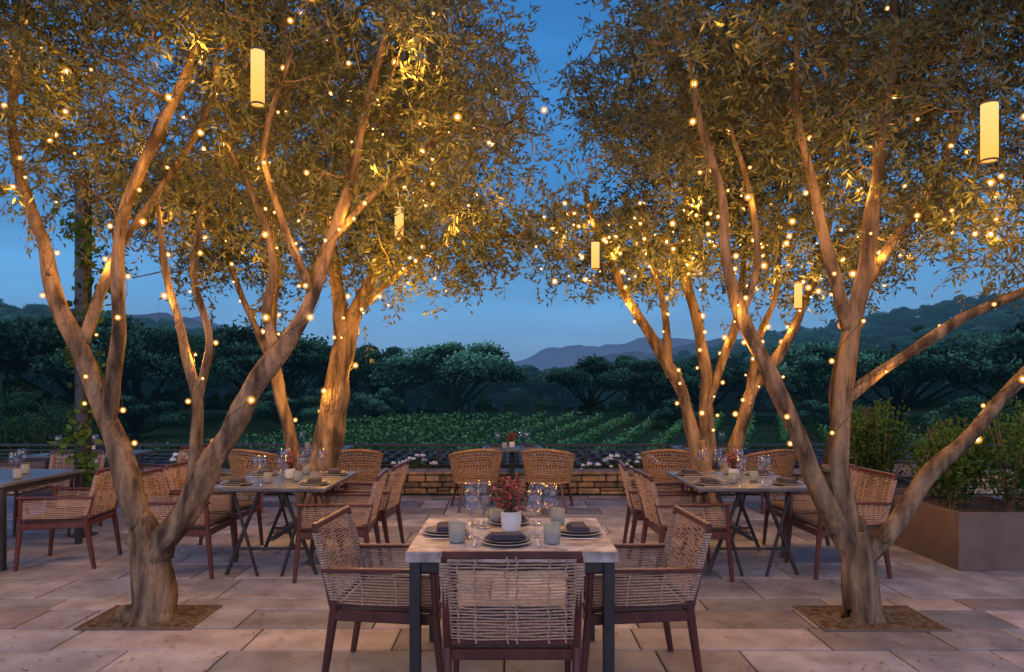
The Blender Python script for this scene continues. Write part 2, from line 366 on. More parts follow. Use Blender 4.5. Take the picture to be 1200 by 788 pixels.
olive('olive_tree',[
 [(2.36,4.9,-.06,.22),(2.36,4.9,.06,.16),(2.36,4.9,.2,.14),(2.34,4.9,.45,.135),(2.30,4.9,.65,.11)],
 [(2.33,4.9,.38,.10),(2.13,4.9,.79,.082),(1.96,4.9,1.19,.068),(1.76,4.95,1.65,.06),(1.585,5,2.06,.052),(1.47,5,2.52,.043),(1.44,5,2.92,.036),(1.3,5,3.4,.028),(1.2,5,4.0,.015)],
 [(2.33,4.9,.42,.12),(2.28,4.92,.67,.105),(2.22,4.95,1.08,.092),(2.25,4.95,1.48,.086),(2.31,4.95,1.88,.08),(2.36,4.95,2.23,.066),(2.45,4.95,2.69,.056),(2.51,4.95,3.15,.047),(2.59,4.95,3.73,.036),(2.6,4.9,4.5,.018)],
 [(2.31,4.95,1.95,.06),(2.14,4.9,2.38,.045),(2.05,4.85,2.8,.036),(1.9,4.8,3.3,.028),(1.85,4.7,4.0,.015)],
 [(2.37,4.9,.40,.085),(2.59,4.85,.73,.070),(2.82,4.8,1.02,.062),(3.17,4.8,1.42,.055),(3.46,4.8,1.71,.05),(3.8,4.8,2.06,.042),(4.05,4.8,2.6,.033),(4.1,4.8,3.4,.018)],
 [(2.24,4.95,1.46,.055),(2.54,4.9,1.71,.044),(3.0,4.85,2.03,.038),(3.46,4.85,2.23,.033),(3.9,4.9,2.5,.026),(4.2,4.9,3.0,.015)],
 [(2.38,4.95,2.25,.045),(2.66,5.05,2.6,.036),(2.95,5.1,2.95,.03),(3.15,5.1,3.5,.018)],
 [(1.58,5,2.06,.035),(1.75,5.15,2.5,.03),(1.7,5.2,3.0,.024),(1.55,5.2,3.5,.015)]],
 [(2.25,5.0,4.05,1.2,1.3,.9),(3.45,4.9,3.4,1.05,1.25,.95),(1.5,5.1,3.95,.80,1.2,.95),(2.5,4.6,5.0,1.65,1.5,.8),(3.5,4.6,2.65,.7,.6,.42),(2.6,5.4,3.0,.7,.6,.4),(3.9,4.6,4.4,1.1,1.3,.9)],
 760,6,18,.066,.0175,36,.26,
 [(2.0,4.4,2.8,.8),(1.3,4.4,2.9,.8),(2.7,4.4,2.7,.5),(2.1,5.4,2.4,.9),(1.2,4.2,3.6,.3),(2.2,4.1,1.9,.35)],
 17,23,bulb_r=.0090,litbox=(-9,3.6,2.2,3.3),nlamp=20,smallE=4.5)
olive('olive_tree',[
 [(-2.2,8.2,-.06,.26),(-2.2,8.2,.2,.2),(-2.13,8.2,.8,.185),(-2.05,8.2,1.3,.18),(-1.96,8.2,1.85,.16),(-1.85,8.2,2.2,.11)],
 [(-1.88,8.2,2.05,.11),(-1.65,8.2,2.65,.09),(-1.4,8.2,3.2,.07),(-1.0,8.2,3.8,.05),(-.7,8.2,4.6,.025)],
 [(-1.92,8.2,2.05,.10),(-1.95,8.1,2.7,.08),(-2.05,8.1,3.3,.06),(-2.2,8.1,4.2,.03)],
 [(-1.75,8.2,2.4,.05),(-1.35,8.0,2.75,.04),(-.9,8.0,3.1,.03),(-.4,8.0,3.5,.02)],
 [(-2.3,8.25,.2,.12),(-2.48,8.2,.93,.09),(-2.63,8.2,1.6,.08),(-2.72,8.2,2.3,.07),(-2.68,8.2,3.1,.055),(-2.9,8.3,4.0,.03)],
 [(-2.66,8.2,1.8,.05),(-3.0,8.3,2.4,.04),(-3.3,8.4,3.1,.03),(-3.5,8.4,3.8,.02)]],
 [(-2.4,8.4,3.95,1.7,1.5,1.15),(-.85,8.2,3.85,1.3,1.3,1.2),(-3.9,8.6,3.7,1.2,1.2,1.0),(-1.8,8.3,5.2,2.0,1.5,.9),(-.05,8.2,3.3,.6,.8,.6),(-1.4,8.0,3.0,1.0,.7,.4),(-2.9,8.6,2.9,.8,.6,.35)],
 700,6,15,.084,.0255,70,.2,
 [(-1.9,7.4,2.6,1.1),(-1.3,7.2,2.9,1.2),(-2.7,7.4,2.9,1.1),(-.5,7.2,3.2,1.5),(-3.3,7.4,3.3,.9),(0,7.3,3.6,1.3),(-1.2,7.0,3.9,1.0),(-2.3,7.6,1.7,.7),(-1.0,8.2,2.6,1.2)],
 22,37,bulb_r=.0115,nlamp=18,smallE=9)
olive('olive_tree',[
 [(2.2,8.2,-.06,.26),(2.2,8.2,.25,.18),(2.17,8.2,.7,.15),(2.12,8.2,1.0,.10)],
 [(2.15,8.2,.6,.11),(2.0,8.2,1.35,.085),(1.72,8.15,1.85,.07),(1.35,8.1,2.5,.06),(1.02,8.1,3.15,.045),(.8,8.1,3.8,.025)],
 [(2.2,8.2,.6,.12),(2.2,8.2,1.6,.09),(2.1,8.2,2.3,.07),(1.95,8.2,2.9,.055),(2.0,8.2,3.8,.03)],
 [(2.2,8.2,1.3,.07),(2.35,8.15,1.9,.06),(2.55,8.1,2.5,.05),(2.6,8.1,3.3,.03)],
 [(2.28,8.2,.4,.12),(2.55,8.2,1.0,.09),(2.72,8.2,1.5,.08),(3.1,8.2,2.1,.065),(3.4,8.2,2.75,.05),(3.6,8.2,3.5,.03)],
 [(2.7,8.2,1.45,.06),(2.75,8.1,2.1,.045),(2.95,8.1,2.7,.035),(3.0,8.1,3.5,.02)],
 [(1.75,8.15,1.8,.05),(1.7,8.1,2.5,.04),(1.5,8.0,3.1,.03),(1.4,8,3.7,.015)]],
 [(1.5,8.3,3.55,1.1,1.3,.95),(3.4,8.4,3.7,1.6,1.3,1.1),(2.0,8.3,4.8,1.4,1.4,.95),(.78,8.2,3.15,.55,.8,.55),(2.5,8.1,3.0,1.2,.7,.45),(3.6,8.3,5.0,1.6,1.4,.9)],
 700,6,15,.084,.0255,150,.14,
 [(1.5,7.3,2.7,.9),(1.0,7.2,2.9,.9),(2.2,7.2,2.8,1.0),(2.9,7.2,2.8,.9),(3.5,7.3,3.0,.8),(1.8,7.1,3.4,.9),(2.5,7.6,1.6,.7)],
 22,51,bulb_r=.0115,litbox=(-9,9,2.2,3.7),nlamp=24,smallE=8)

# ------------------------------------------------------------------ pendant lanterns
def lantern(x,y,z,h,r):
    b=MB()
    b.lathe([(r*.2,h/2+.0),(r*.98,h/2),(r,h/2-.004),(r,-h/2+.004),(r*.98,-h/2),(r*.2,-h/2)],'lantern',24)
    b.lathe([(.001,h/2+.016),(r*.6,h/2+.016),(r*1.03,h/2+.006),(r*1.03,h/2-.006),(r*1.0,h/2-.006)],'corten',24)
    b.lathe([(r*1.0,-h/2+.004),(r*1.03,-h/2+.004),(r*1.03,-h/2-.006),(r*.9,-h/2-.006)],'corten',24)
    b.tube([(0,0,h/2+.01),(0.005,0,h/2+.45),(0,.01,h/2+.9)],.0025,'wire',n=4)
    b.obj('pendant_lantern',loc=(x,y,z),smooth=True)
lantern(-1.42,4.05,3.30,.30,.037); lantern(2.60,3.95,2.96,.31,.042); lantern(.77,6.7,2.80,.25,.037); lantern(2.92,7.4,2.52,.26,.037)
lantern(-.98,6.3,3.02,.27,.038); lantern(-3.0,5.9,3.45,.26,.036); lantern(-2.1,9.8,2.4,.2,.035); lantern(-4.5,4.9,1.9,.3,.042)  # last lantern is out of view, added as fixture for the left fill lamp

# ------------------------------------------------------------------ terrain
def ss(a,b,x):
    t=np.clip((x-a)/(b-a),0,1); return t*t*(3-2*t)
def H(x,y):
    x=np.asarray(x,float);y=np.asarray(y,float)
    h=-.12-2.7*ss(12.5,24,y)+1.7*ss(26,80,y)-.8*ss(85,120,y)
    h=h+ss(15,240,x)*ss(60,300,y)*34+ss(15,190,-x)*ss(50,210,y)*24+ss(140,420,y)*6
    h=h+np.sin(x*.031+1)*np.cos(y*.023)*1.2*ss(60,200,y)
    return h
ys=np.concatenate([np.linspace(-60,12,8),np.linspace(13,60,30),np.linspace(65,500,60),np.linspace(560,4000,14)])
xs=np.concatenate([np.linspace(-3000,-420,8),np.linspace(-400,400,81),np.linspace(420,3000,8)])
X,Y=np.meshgrid(xs,ys); Z=H(X,Y)
nx=len(xs);ny=len(ys)
me=bpy.data.meshes.new('terrain'); vs=np.stack([X,Y,Z],-1).reshape(-1,3)
me.from_pydata(vs.tolist(),[],[(j*nx+i,j*nx+i+1,(j+1)*nx+i+1,(j+1)*nx+i) for j in range(ny-1) for i in range(nx-1)])
me.materials.append(M['grass']); me.polygons.foreach_set('use_smooth',[True]*len(me.polygons)); place(me,'terrain')
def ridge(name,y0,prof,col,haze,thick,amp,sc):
    n=260; xs=np.linspace(prof[0][0],prof[-1][0],n); zs=np.interp(xs,[p[0] for p in prof],[p[1] for p in prof])
    zs=zs+np.array([amp*noise.noise(Vector((x*sc,y0*.01,0)))+amp*.5*noise.noise(Vector((x*sc*4,y0*.01,3)))+amp*.25*noise.noise(Vector((x*sc*13,1,3))) for x in xs])
    V=[];F=[]
    rows=[(-thick,-.2),(-thick*.5,.55),(-thick*.2,.85),(0,1),(thick*.5,.6),(thick,-.2)]
    for dy,k in rows:
        for x,z in zip(xs,zs): V.append((x,y0+dy+10*noise.noise(Vector((x*sc*3,dy,0))),-8+(z+8)*k if k>0 else -12))
    for r in range(len(rows)-1):
        for i in range(n-1): F.append((r*n+i,r*n+i+1,(r+1)*n+i+1,(r+1)*n+i))
    me=bpy.data.meshes.new(name); me.from_pydata(V,[],F); me.polygons.foreach_set('use_smooth',[True]*len(F))
    a=me.attributes.new('var','FLOAT','POINT'); a.data.foreach_set('value',[.5+.5*noise.noise(Vector(v)*.05) for v in V])
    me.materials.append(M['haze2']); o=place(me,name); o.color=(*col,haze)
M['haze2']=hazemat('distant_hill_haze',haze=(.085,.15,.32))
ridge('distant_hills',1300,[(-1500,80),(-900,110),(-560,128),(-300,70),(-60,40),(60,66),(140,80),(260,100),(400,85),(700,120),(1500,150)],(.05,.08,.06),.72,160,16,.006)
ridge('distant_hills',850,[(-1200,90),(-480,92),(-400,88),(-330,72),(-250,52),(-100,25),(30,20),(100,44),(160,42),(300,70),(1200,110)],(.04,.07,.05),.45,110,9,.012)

import bmesh as _b
def oak_mesh(seed,W=7.5,Hh=9.5,nl=16,per=420,leaf=.40,low=.36):
    rng=np.random.default_rng(seed); cs=[];rs=[]
    for i in range(nl):
        a=rng.uniform(0,2*math.pi); rr=math.sqrt(rng.uniform(0,1))*W*.78; zz=Hh*(low+(.82-low)*(1-(rr/W)**2)*rng.uniform(.55,1.1))
        cs.append((rr*math.cos(a),rr*math.sin(a),zz)); rs.append(rng.uniform(1.2,2.3)*W/7.5)
    qs=[];vr=[]
    for c,r in zip(cs,rs):
        u=unit(rng.normal(size=(per,3))); u[:,2]=np.abs(u[:,2])*1.0-.25*rng.uniform(0,1.6,per); rad=r*rng.uniform(.72,1.10,per)
        p=np.array(c)+u*rad[:,None]*np.array([1.15,1.15,.8])
        q=leaf_quads(p,rng.normal(size=p.shape)+u*.4,leaf*rng.uniform(.5,1.5,per),leaf*.75*rng.uniform(.5,1.3,per),rng)
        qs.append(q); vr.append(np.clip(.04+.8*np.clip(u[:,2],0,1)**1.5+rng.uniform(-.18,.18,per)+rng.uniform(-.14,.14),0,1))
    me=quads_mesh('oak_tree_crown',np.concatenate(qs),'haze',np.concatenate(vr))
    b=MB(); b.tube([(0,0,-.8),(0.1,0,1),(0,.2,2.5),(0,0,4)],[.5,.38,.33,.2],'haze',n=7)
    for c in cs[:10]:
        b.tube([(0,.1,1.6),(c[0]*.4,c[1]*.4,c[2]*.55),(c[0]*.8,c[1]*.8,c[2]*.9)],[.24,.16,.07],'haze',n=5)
    tm=b.mesh('t')
    bm=_b.new(); bm.from_mesh(me); bm.from_mesh(tm); bm.to_mesh(me); bm.free(); me.update()
    return me
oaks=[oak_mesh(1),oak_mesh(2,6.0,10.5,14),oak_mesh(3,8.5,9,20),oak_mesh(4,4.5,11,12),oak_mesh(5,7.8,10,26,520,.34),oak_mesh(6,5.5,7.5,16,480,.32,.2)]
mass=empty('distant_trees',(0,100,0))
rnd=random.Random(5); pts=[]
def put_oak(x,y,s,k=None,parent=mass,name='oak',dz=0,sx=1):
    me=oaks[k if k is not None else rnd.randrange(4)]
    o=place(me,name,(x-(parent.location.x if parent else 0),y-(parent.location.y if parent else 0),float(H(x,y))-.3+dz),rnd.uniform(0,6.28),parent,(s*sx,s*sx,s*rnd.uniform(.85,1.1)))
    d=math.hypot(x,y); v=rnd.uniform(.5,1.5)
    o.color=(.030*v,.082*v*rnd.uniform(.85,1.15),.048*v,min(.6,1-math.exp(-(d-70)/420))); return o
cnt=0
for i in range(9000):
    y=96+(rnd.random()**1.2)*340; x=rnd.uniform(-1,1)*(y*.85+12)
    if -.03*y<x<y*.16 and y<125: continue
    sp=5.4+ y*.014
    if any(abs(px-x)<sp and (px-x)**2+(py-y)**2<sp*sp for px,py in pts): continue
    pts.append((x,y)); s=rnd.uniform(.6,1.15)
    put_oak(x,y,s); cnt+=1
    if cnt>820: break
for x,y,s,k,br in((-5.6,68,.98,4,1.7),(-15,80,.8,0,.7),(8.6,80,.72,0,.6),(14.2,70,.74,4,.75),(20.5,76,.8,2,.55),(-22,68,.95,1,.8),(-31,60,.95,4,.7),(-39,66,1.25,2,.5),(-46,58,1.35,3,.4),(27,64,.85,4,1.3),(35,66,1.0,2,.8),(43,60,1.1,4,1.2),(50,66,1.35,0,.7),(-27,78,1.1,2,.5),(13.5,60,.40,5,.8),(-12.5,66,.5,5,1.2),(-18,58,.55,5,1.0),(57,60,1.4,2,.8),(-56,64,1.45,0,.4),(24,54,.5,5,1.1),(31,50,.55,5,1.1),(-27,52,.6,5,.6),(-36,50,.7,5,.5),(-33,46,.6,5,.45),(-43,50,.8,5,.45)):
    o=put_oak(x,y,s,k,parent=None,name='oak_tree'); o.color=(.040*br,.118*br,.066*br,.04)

# vineyard rows on the rising field
rng=np.random.default_rng(3); P=[]
for r in range(17):
    x0=-24+r*2.7
    for t in np.arange(0,1,.0034):
        y=27+t*40; x=x0+(y-27)*.34
        for k in range(3): P.append((x+rng.normal()*.16,y+rng.normal()*.1,float(H(x,y))+rng.uniform(.15,.95)))
P=np.array(P); q=leaf_quads(P,rng.normal(size=P.shape),.25*rng.uniform(.6,1.3,len(P)),.20*rng.uniform(.6,1.3,len(P)),rng)
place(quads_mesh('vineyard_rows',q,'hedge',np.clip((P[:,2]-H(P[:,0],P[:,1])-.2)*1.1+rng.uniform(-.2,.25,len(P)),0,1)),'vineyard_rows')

def bush(name,x,y,z,rx,ry,rz,n,leaf,mk='shrub',flowers=0,seed=1):
    rng=np.random.default_rng(seed); root=empty(name,(x,y,z))
    u=unit(rng.normal(size=(n,3)))*rng.uniform(.15,1,(n,1))**.4
    k=np.array([noise.noise(Vector(v)*2.3+Vector((seed,0,0))) for v in u]); u=u*(1+.35*k[:,None]); keep=k>-.28; u=u[keep]; n=len(u)
    p=u*np.array([rx,ry,rz])+np.array([0,0,rz])
    q=leaf_quads(p,rng.normal(size=p.shape)+u,leaf*rng.uniform(.6,1.3,n),leaf*.5*rng.uniform(.6,1.3,n),rng)
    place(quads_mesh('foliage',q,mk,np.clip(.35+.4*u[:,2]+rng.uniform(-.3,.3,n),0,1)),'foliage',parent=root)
    b=MB()
    for i in range(9):
        a=rng.uniform(0,6.28); rr=rng.uniform(.3,.85)
        b.tube([(math.cos(a)*rx*.15,math.sin(a)*ry*.15,0),(math.cos(a)*rx*.4*rr,math.sin(a)*ry*.4*rr,rz),(math.cos(a)*rx*rr,math.sin(a)*ry*rr,rz*1.7)],[.008,.006,.003],'bark',n=4)
    for i in range(flowers):
        a=rng.uniform(0,6.28); e=rng.uniform(.35,1.4); c=Vector((math.cos(a)*rx*math.cos(e)*1.1,math.sin(a)*ry*math.cos(e)*1.1,rz+rz*1.12*math.sin(e)))
        R0=.058*rng.uniform(.6,1.2)
        for j in range(11):
            aa=j*2.4; t=.15+.1*j; d=Vector((math.cos(aa)*t,math.sin(aa)*t,.6-.05*j)).normalized(); s=Vector((-math.sin(aa),math.cos(aa),0))
            b.add([c,c+d*R0*.6+s*R0*.6,c+d*R0,c+d*R0*.6-s*R0*.6],[(0,1,2,3)],'petal')
    b.obj('stems',root); return root
for i,(x,fl,k) in enumerate(((-1.45,11,1),(-1.75,5,.8),(-2.9,5,.9),(-4.6,12,1.1),(-5.2,12,1),(1.25,5,.8),(1.65,9,1),(2.05,12,1.05),(3.0,6,.9),(-6.3,7,1),(5.2,6,1))):
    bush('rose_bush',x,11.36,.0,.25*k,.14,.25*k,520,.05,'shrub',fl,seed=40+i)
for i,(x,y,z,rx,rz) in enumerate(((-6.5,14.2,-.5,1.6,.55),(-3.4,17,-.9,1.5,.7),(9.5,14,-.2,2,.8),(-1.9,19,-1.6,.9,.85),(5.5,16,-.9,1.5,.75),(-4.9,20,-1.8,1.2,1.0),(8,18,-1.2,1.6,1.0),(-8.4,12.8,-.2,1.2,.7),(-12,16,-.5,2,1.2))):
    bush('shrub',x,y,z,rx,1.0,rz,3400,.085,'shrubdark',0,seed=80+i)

# ------------------------------------------------------------------ paving
b=MB(); rnd=random.Random(11); y=-4.0
while y<10.72:
    hh=rnd.choice([.28,.36,.40,.48,.58]); x=-11+rnd.uniform(-.6,0)
    y2=min(y+hh,10.75)
    while x<11:
        w=rnd.choice([.35,.5,.6,.75,.9,1.15])
        v=rnd.choice([.60,.75,.88,.95,1.0,1.08,1.22])*rnd.uniform(.95,1.05); k=rnd.uniform(-1,1)
        t=(v*(1+.08*k),v,v*(1-.06*k)); g=.006; dz=rnd.uniform(-.002,.002)
        a=(x+g,y+g,x+w-g,y2-g); i=.007
        j=lambda:rnd.uniform(0,.008)
        vs=[(a[0],a[1],-.03),(a[2],a[1],-.03),(a[2],a[3],-.03),(a[0],a[3],-.03),(a[0],a[1],-.006+dz),(a[2],a[1],-.006+dz),(a[2],a[3],-.006+dz),(a[0],a[3],-.006+dz),
            (a[0]+i+j(),a[1]+i+j(),dz),(a[2]-i-j(),a[1]+i+j(),dz),(a[2]-i-j(),a[3]-i-j(),dz),(a[0]+i+j(),a[3]-i-j(),dz)]
        fs=[(0,1,5,4),(1,2,6,5),(2,3,7,6),(3,0,4,7),(4,5,9,8),(5,6,10,9),(6,7,11,10),(7,4,8,11),(8,9,10,11)]
        b.add(vs,fs,'paver',t); x+=w
    y=y2
b.obj('stone_paving',tint=True)
b=MB(); b.box((0,3.4,-.05),(22.6,14.8,.07),'joint'); b.obj('paving_bed')
def pit(x,y,w,d):
    n=18; V=[];F=[]
    for j in range(n+1):
        for i in range(n+1):
            u=i/n*2-1;v=j/n*2-1; V.append((u*w/2,v*d/2,.007+.035*(1-u*u)*(1-v*v)*(1+.9*noise.noise(Vector((u*5,v*5,x))))))
    for j in range(n):
        for i in range(n): F.append((j*(n+1)+i,j*(n+1)+i+1,(j+1)*(n+1)+i+1,(j+1)*(n+1)+i))
    b=MB(); b.add(V,F,'soil')
    for c,dd in(((0,-d/2,.006),(w+.02,.012,.016)),((0,d/2,.006),(w+.02,.012,.016)),((-w/2,0,.0055),(.012,d-.012,.015)),((w/2,0,.0055),(.012,d-.012,.015))): b.box(c,dd,'corten')
    b.obj('tree_pit',loc=(x,y,0),smooth=False)
pit(-2.46,4.95,.74,.5); pit(2.42,4.93,.80,.52); pit(-2.2,8.2,.8,.7); pit(2.2,8.2,.8,.7)
rng=np.random.default_rng(9); n=2400
p=np.stack([np.concatenate([rng.normal(-2.4,1.2,n//2),rng.normal(2.4,1.2,n-n//2)]),rng.uniform(2.6,9,n),np.full(n,.012)],1); d=rng.normal(size=(n,3)); d[:,2]*=.12; d=unit(d)
w=np.stack([-d[:,1],d[:,0],rng.normal(size=n)*.15],1); L=rng.uniform(.02,.05,n)[:,None]
q=np.stack([p,p+d*L*.5+w*.006,p+d*L,p+d*L*.5-w*.006],1)
M['litter']=leafmat('fallen_leaf',(.07,.045,.02),(.36,.28,.14))
place(quads_mesh('fallen_leaves',q,'litter',rng.uniform(0,1,n)),'fallen_leaves')

# ------------------------------------------------------------------ low stone wall
b=MB(); rnd=random.Random(4); z=0
b.box((0,11.0,.145),(21.6,.28,.29),'mortar')
for hh in(.10,.085,.12):
    x=-10.8
    while x<10.8:
        w=rnd.uniform(.10,.38); v=rnd.uniform(.45,1.4)
        if rnd.random()<.25:
            for zz,h2 in((z,hh*.5),(z+hh*.5,hh*.5)):
                v=rnd.uniform(.45,1.4); b.box((x+w/2,10.98+rnd.uniform(-.02,.02),zz+h2/2+.002),(w-.014,.36,h2-.01),'wallstone',bev=.012,tint=(v*rnd.uniform(.9,1.15),v,v*rnd.uniform(.8,1.05)))
        else:
            b.box((x+w/2,10.98+rnd.uniform(-.02,.02),z+hh/2+.002),(w-rnd.uniform(.010,.022),.36,hh-rnd.uniform(.008,.02)),'wallstone',bev=.016,tint=(v*rnd.uniform(.9,1.15),v,v*rnd.uniform(.8,1.05)))
        x+=w
    z+=hh
x=-10.8
while x<10.8:
    w=rnd.uniform(.5,.9); v=rnd.uniform(.8,1.2); b.box((x+w/2,10.98,z+.022),(w-.008,.46,.04),'wallstone',bev=.008,tint=(v,v,v)); x+=w
b.obj('stone_wall',tint=True)
b=MB()
for x in np.arange(-9.6,9.7,1.2): b.box((x,11.72,.22),(.05,.05,.88),'black')
b.box((0,11.72,.675),(19.4,.065,.035),'black')
for z in(.23,.29,.35,.41,.47,.53,.59): b.box((0,11.72,z),(19.3,.016,.026),'black')
b.obj('metal_railing')
b=MB()
for x in np.arange(-8,8.01,.24): b.box((x,13.6,.30),(.06,3.1,.07),'black')
for y in(12.1,12.9,13.7,14.4,15.0): b.box((0,y,.22),(16.4,.09,.09),'black')
for x in(-8,-4,0,4,8):
    for y in(12.2,14.9): b.box((x,y,-1.2),(.12,.12,2.75),'black')
b.obj('slatted_pergola_roof')

b=MB(); b.bar((0,0,0),(0,0,3.9),.14,.14,'black'); b.box((0,0,.01),(.2,.2,.02),'black')
post=b.obj('pergola_post',loc=(-4.58,7.75,0))
rng=np.random.default_rng(71); t=rng.uniform(0,1,600); p=np.stack([-4.48+.10*np.sin(t*17)+rng.normal(size=600)*.06*(1+t),7.65+.1*np.cos(t*17)+rng.normal(size=600)*.06,.2+t*3.2],1)
q=leaf_quads(p,rng.normal(size=p.shape),.09*rng.uniform(.5,1.3,600),.075*rng.uniform(.5,1.2,600),rng)
place(quads_mesh('climbing_vine',q,'shrub',rng.uniform(.2,.9,600)),'climbing_vine')

# planters
def planter(x0,x1,y0,y1,h,seed):
    root=empty('planter',((x0+x1)/2,(y0+y1)/2,0)); w=x1-x0;d=y1-y0; b=MB(); t=.03
    b.box((0,-d/2+t/2,h/2),(w,t,h),'corten',bev=.004); b.box((0,d/2-t/2,h/2),(w,t,h),'corten',bev=.004)
    b.box((-w/2+t/2,0,h/2),(t,d-2*t,h-.002),'corten'); b.box((w/2-t/2,0,h/2),(t,d-2*t,h-.002),'corten')
    b.box((0,0,h-.08),(w-2*t,d-2*t,.06),'soil')
    b.obj('box',root)
    rng=np.random.default_rng(seed); qs=[];vr=[]; sb=MB()
    nb=max(3,int(w*d*4))
    for i in range(nb):
        bx=rng.uniform(-w/2+.15,w/2-.15);by=-d/2+.15+(d-.3)*(i+.5)/nb; hh=rng.uniform(.75,1.0); n=2100
        u=unit(rng.normal(size=(n,3)))*rng.uniform(.1,1,(n,1))**.5
        k=np.array([noise.noise(Vector(v)*2.6+Vector((seed+i*3,0,0))) for v in u]); kk=k>-.25; u=u[kk]*(1+.4*k[kk][:,None]); m=len(u)
        p=u*np.array([.32,.32,hh*.5])+np.array([bx,by,h+hh*.48])
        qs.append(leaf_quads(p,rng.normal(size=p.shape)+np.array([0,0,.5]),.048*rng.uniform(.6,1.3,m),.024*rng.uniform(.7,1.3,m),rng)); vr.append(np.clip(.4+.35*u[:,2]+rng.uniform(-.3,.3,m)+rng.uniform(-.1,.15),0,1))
        for j in range(7):
            a=rng.uniform(0,6.28); sb.tube([(bx,by,h-.1),(bx+math.cos(a)*.08,by+math.sin(a)*.08,h+hh*.4),(bx+math.cos(a)*.2,by+math.sin(a)*.2,h+hh*.9)],[.009,.006,.002],'bark',n=4)
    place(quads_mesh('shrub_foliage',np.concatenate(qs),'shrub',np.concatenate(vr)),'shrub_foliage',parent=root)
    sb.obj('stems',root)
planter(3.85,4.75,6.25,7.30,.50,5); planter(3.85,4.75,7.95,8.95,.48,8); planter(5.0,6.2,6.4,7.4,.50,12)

# ------------------------------------------------------------------ furniture meshes
def rope_chair():
    b=MB(); w=.285
    for s in(-1,1):
        b.bar((s*.275,-.33,0),(s*w,-.265,.44),.028,.032,'wood',w2=.036,h2=.046)
        b.bar((s*w,-.265,.44),(s*.292,-.365,.885),.034,.044,'wood',w2=.026,h2=.028)
        b.bar((s*.29,.30,0),(s*w,.265,.40),.026,.030,'wood',w2=.036,h2=.042)
        b.bar((s*w,.265,.40),(s*.30,.255,.655),.034,.036,'wood',w2=.028,h2=.03)
        b.bar((s*w,-.26,.41),(s*w,.262,.395),.030,.058,'wood')
        b.bar((s*.297,-.325,.655),(s*.302,.285,.662),.044,.022,'wood')
        b.bar((s*.296,-.29,.475),(s*.296,.25,.462),.018,.018,'wood')
        for i in range(11):
            z=.480+i*.0158
            pts=[]
            for j in range(6):
                t=j/5; yy=-.295+t*.545-(z-.46)*.15*(1-t); pts.append((s*(.296+.006*math.sin(t*math.pi)+.002*math.sin(i*3+j)),yy,z-.010*t+.0015*math.sin(i*5+j*2)))
            b.tube(pts,.0038,'rope',n=5,cap=False)
        for t in(.33,.66):
            y=-.29+t*.54; b.tube([(s*.303,y-.02,.650),(s*.307,y,.56),(s*.303,y,.47)],.0045,'rope',n=5,cap=False)
    b.bar((-.30,-.367,.89),(.30,-.367,.89),.026,.034,'wood')
    b.bar((-w,-.275,.465),(w,-.275,.465),.022,.026,'wood')
    b.bar((-w,.265,.395),(w,.265,.395),.030,.055,'wood'); b.bar((-w,-.262,.405),(w,-.262,.405),.028,.05,'wood')
    nr=26
    for i in range(nr):
        f=i/(nr-1); z=.485+f*.378; y=-.279-f*.085
        pts=[]
        for j in range(13):
            t=j/12; xx=-.29+.58*t; bow=-.020*math.sin(t*math.pi)
            wv=.0045*math.sin(j*math.pi/2+(i%2)*math.pi)
            pts.append((xx,y+bow+wv,z+.0012*math.sin(i*7+j*1.3)))
        b.tube(pts,.0036,'rope',n=5,cap=False)
    for xv in(-.235,-.16,-.02,.02,.16,.235):
        pts=[]
        for i in range(14):
            f=i/13; z=.465+f*.42; pts.append((xv+.004*(-1)**i,-.276-f*.09-.020*math.sin((xv+.29)/.58*math.pi)+(.005 if i%2 else -.005),z))
        b.tube(pts,.0042,'rope',n=5,cap=False)
    for s in(-1,1):
        for i in range(26):
            f=i/25; z=.50+f*.35; b.lathe([(.021,-.0055),(.0235,0),(.021,.0055)],'rope',8,(s*(w+f*.006),-.272-f*.086,z))
    b.box((0,0,.445),(.53,.50,.055),'cush',bev=.018)
    b.v=[(x,y,z*.952) for x,y,z in b.v]
    return b.mesh('rope_armchair')
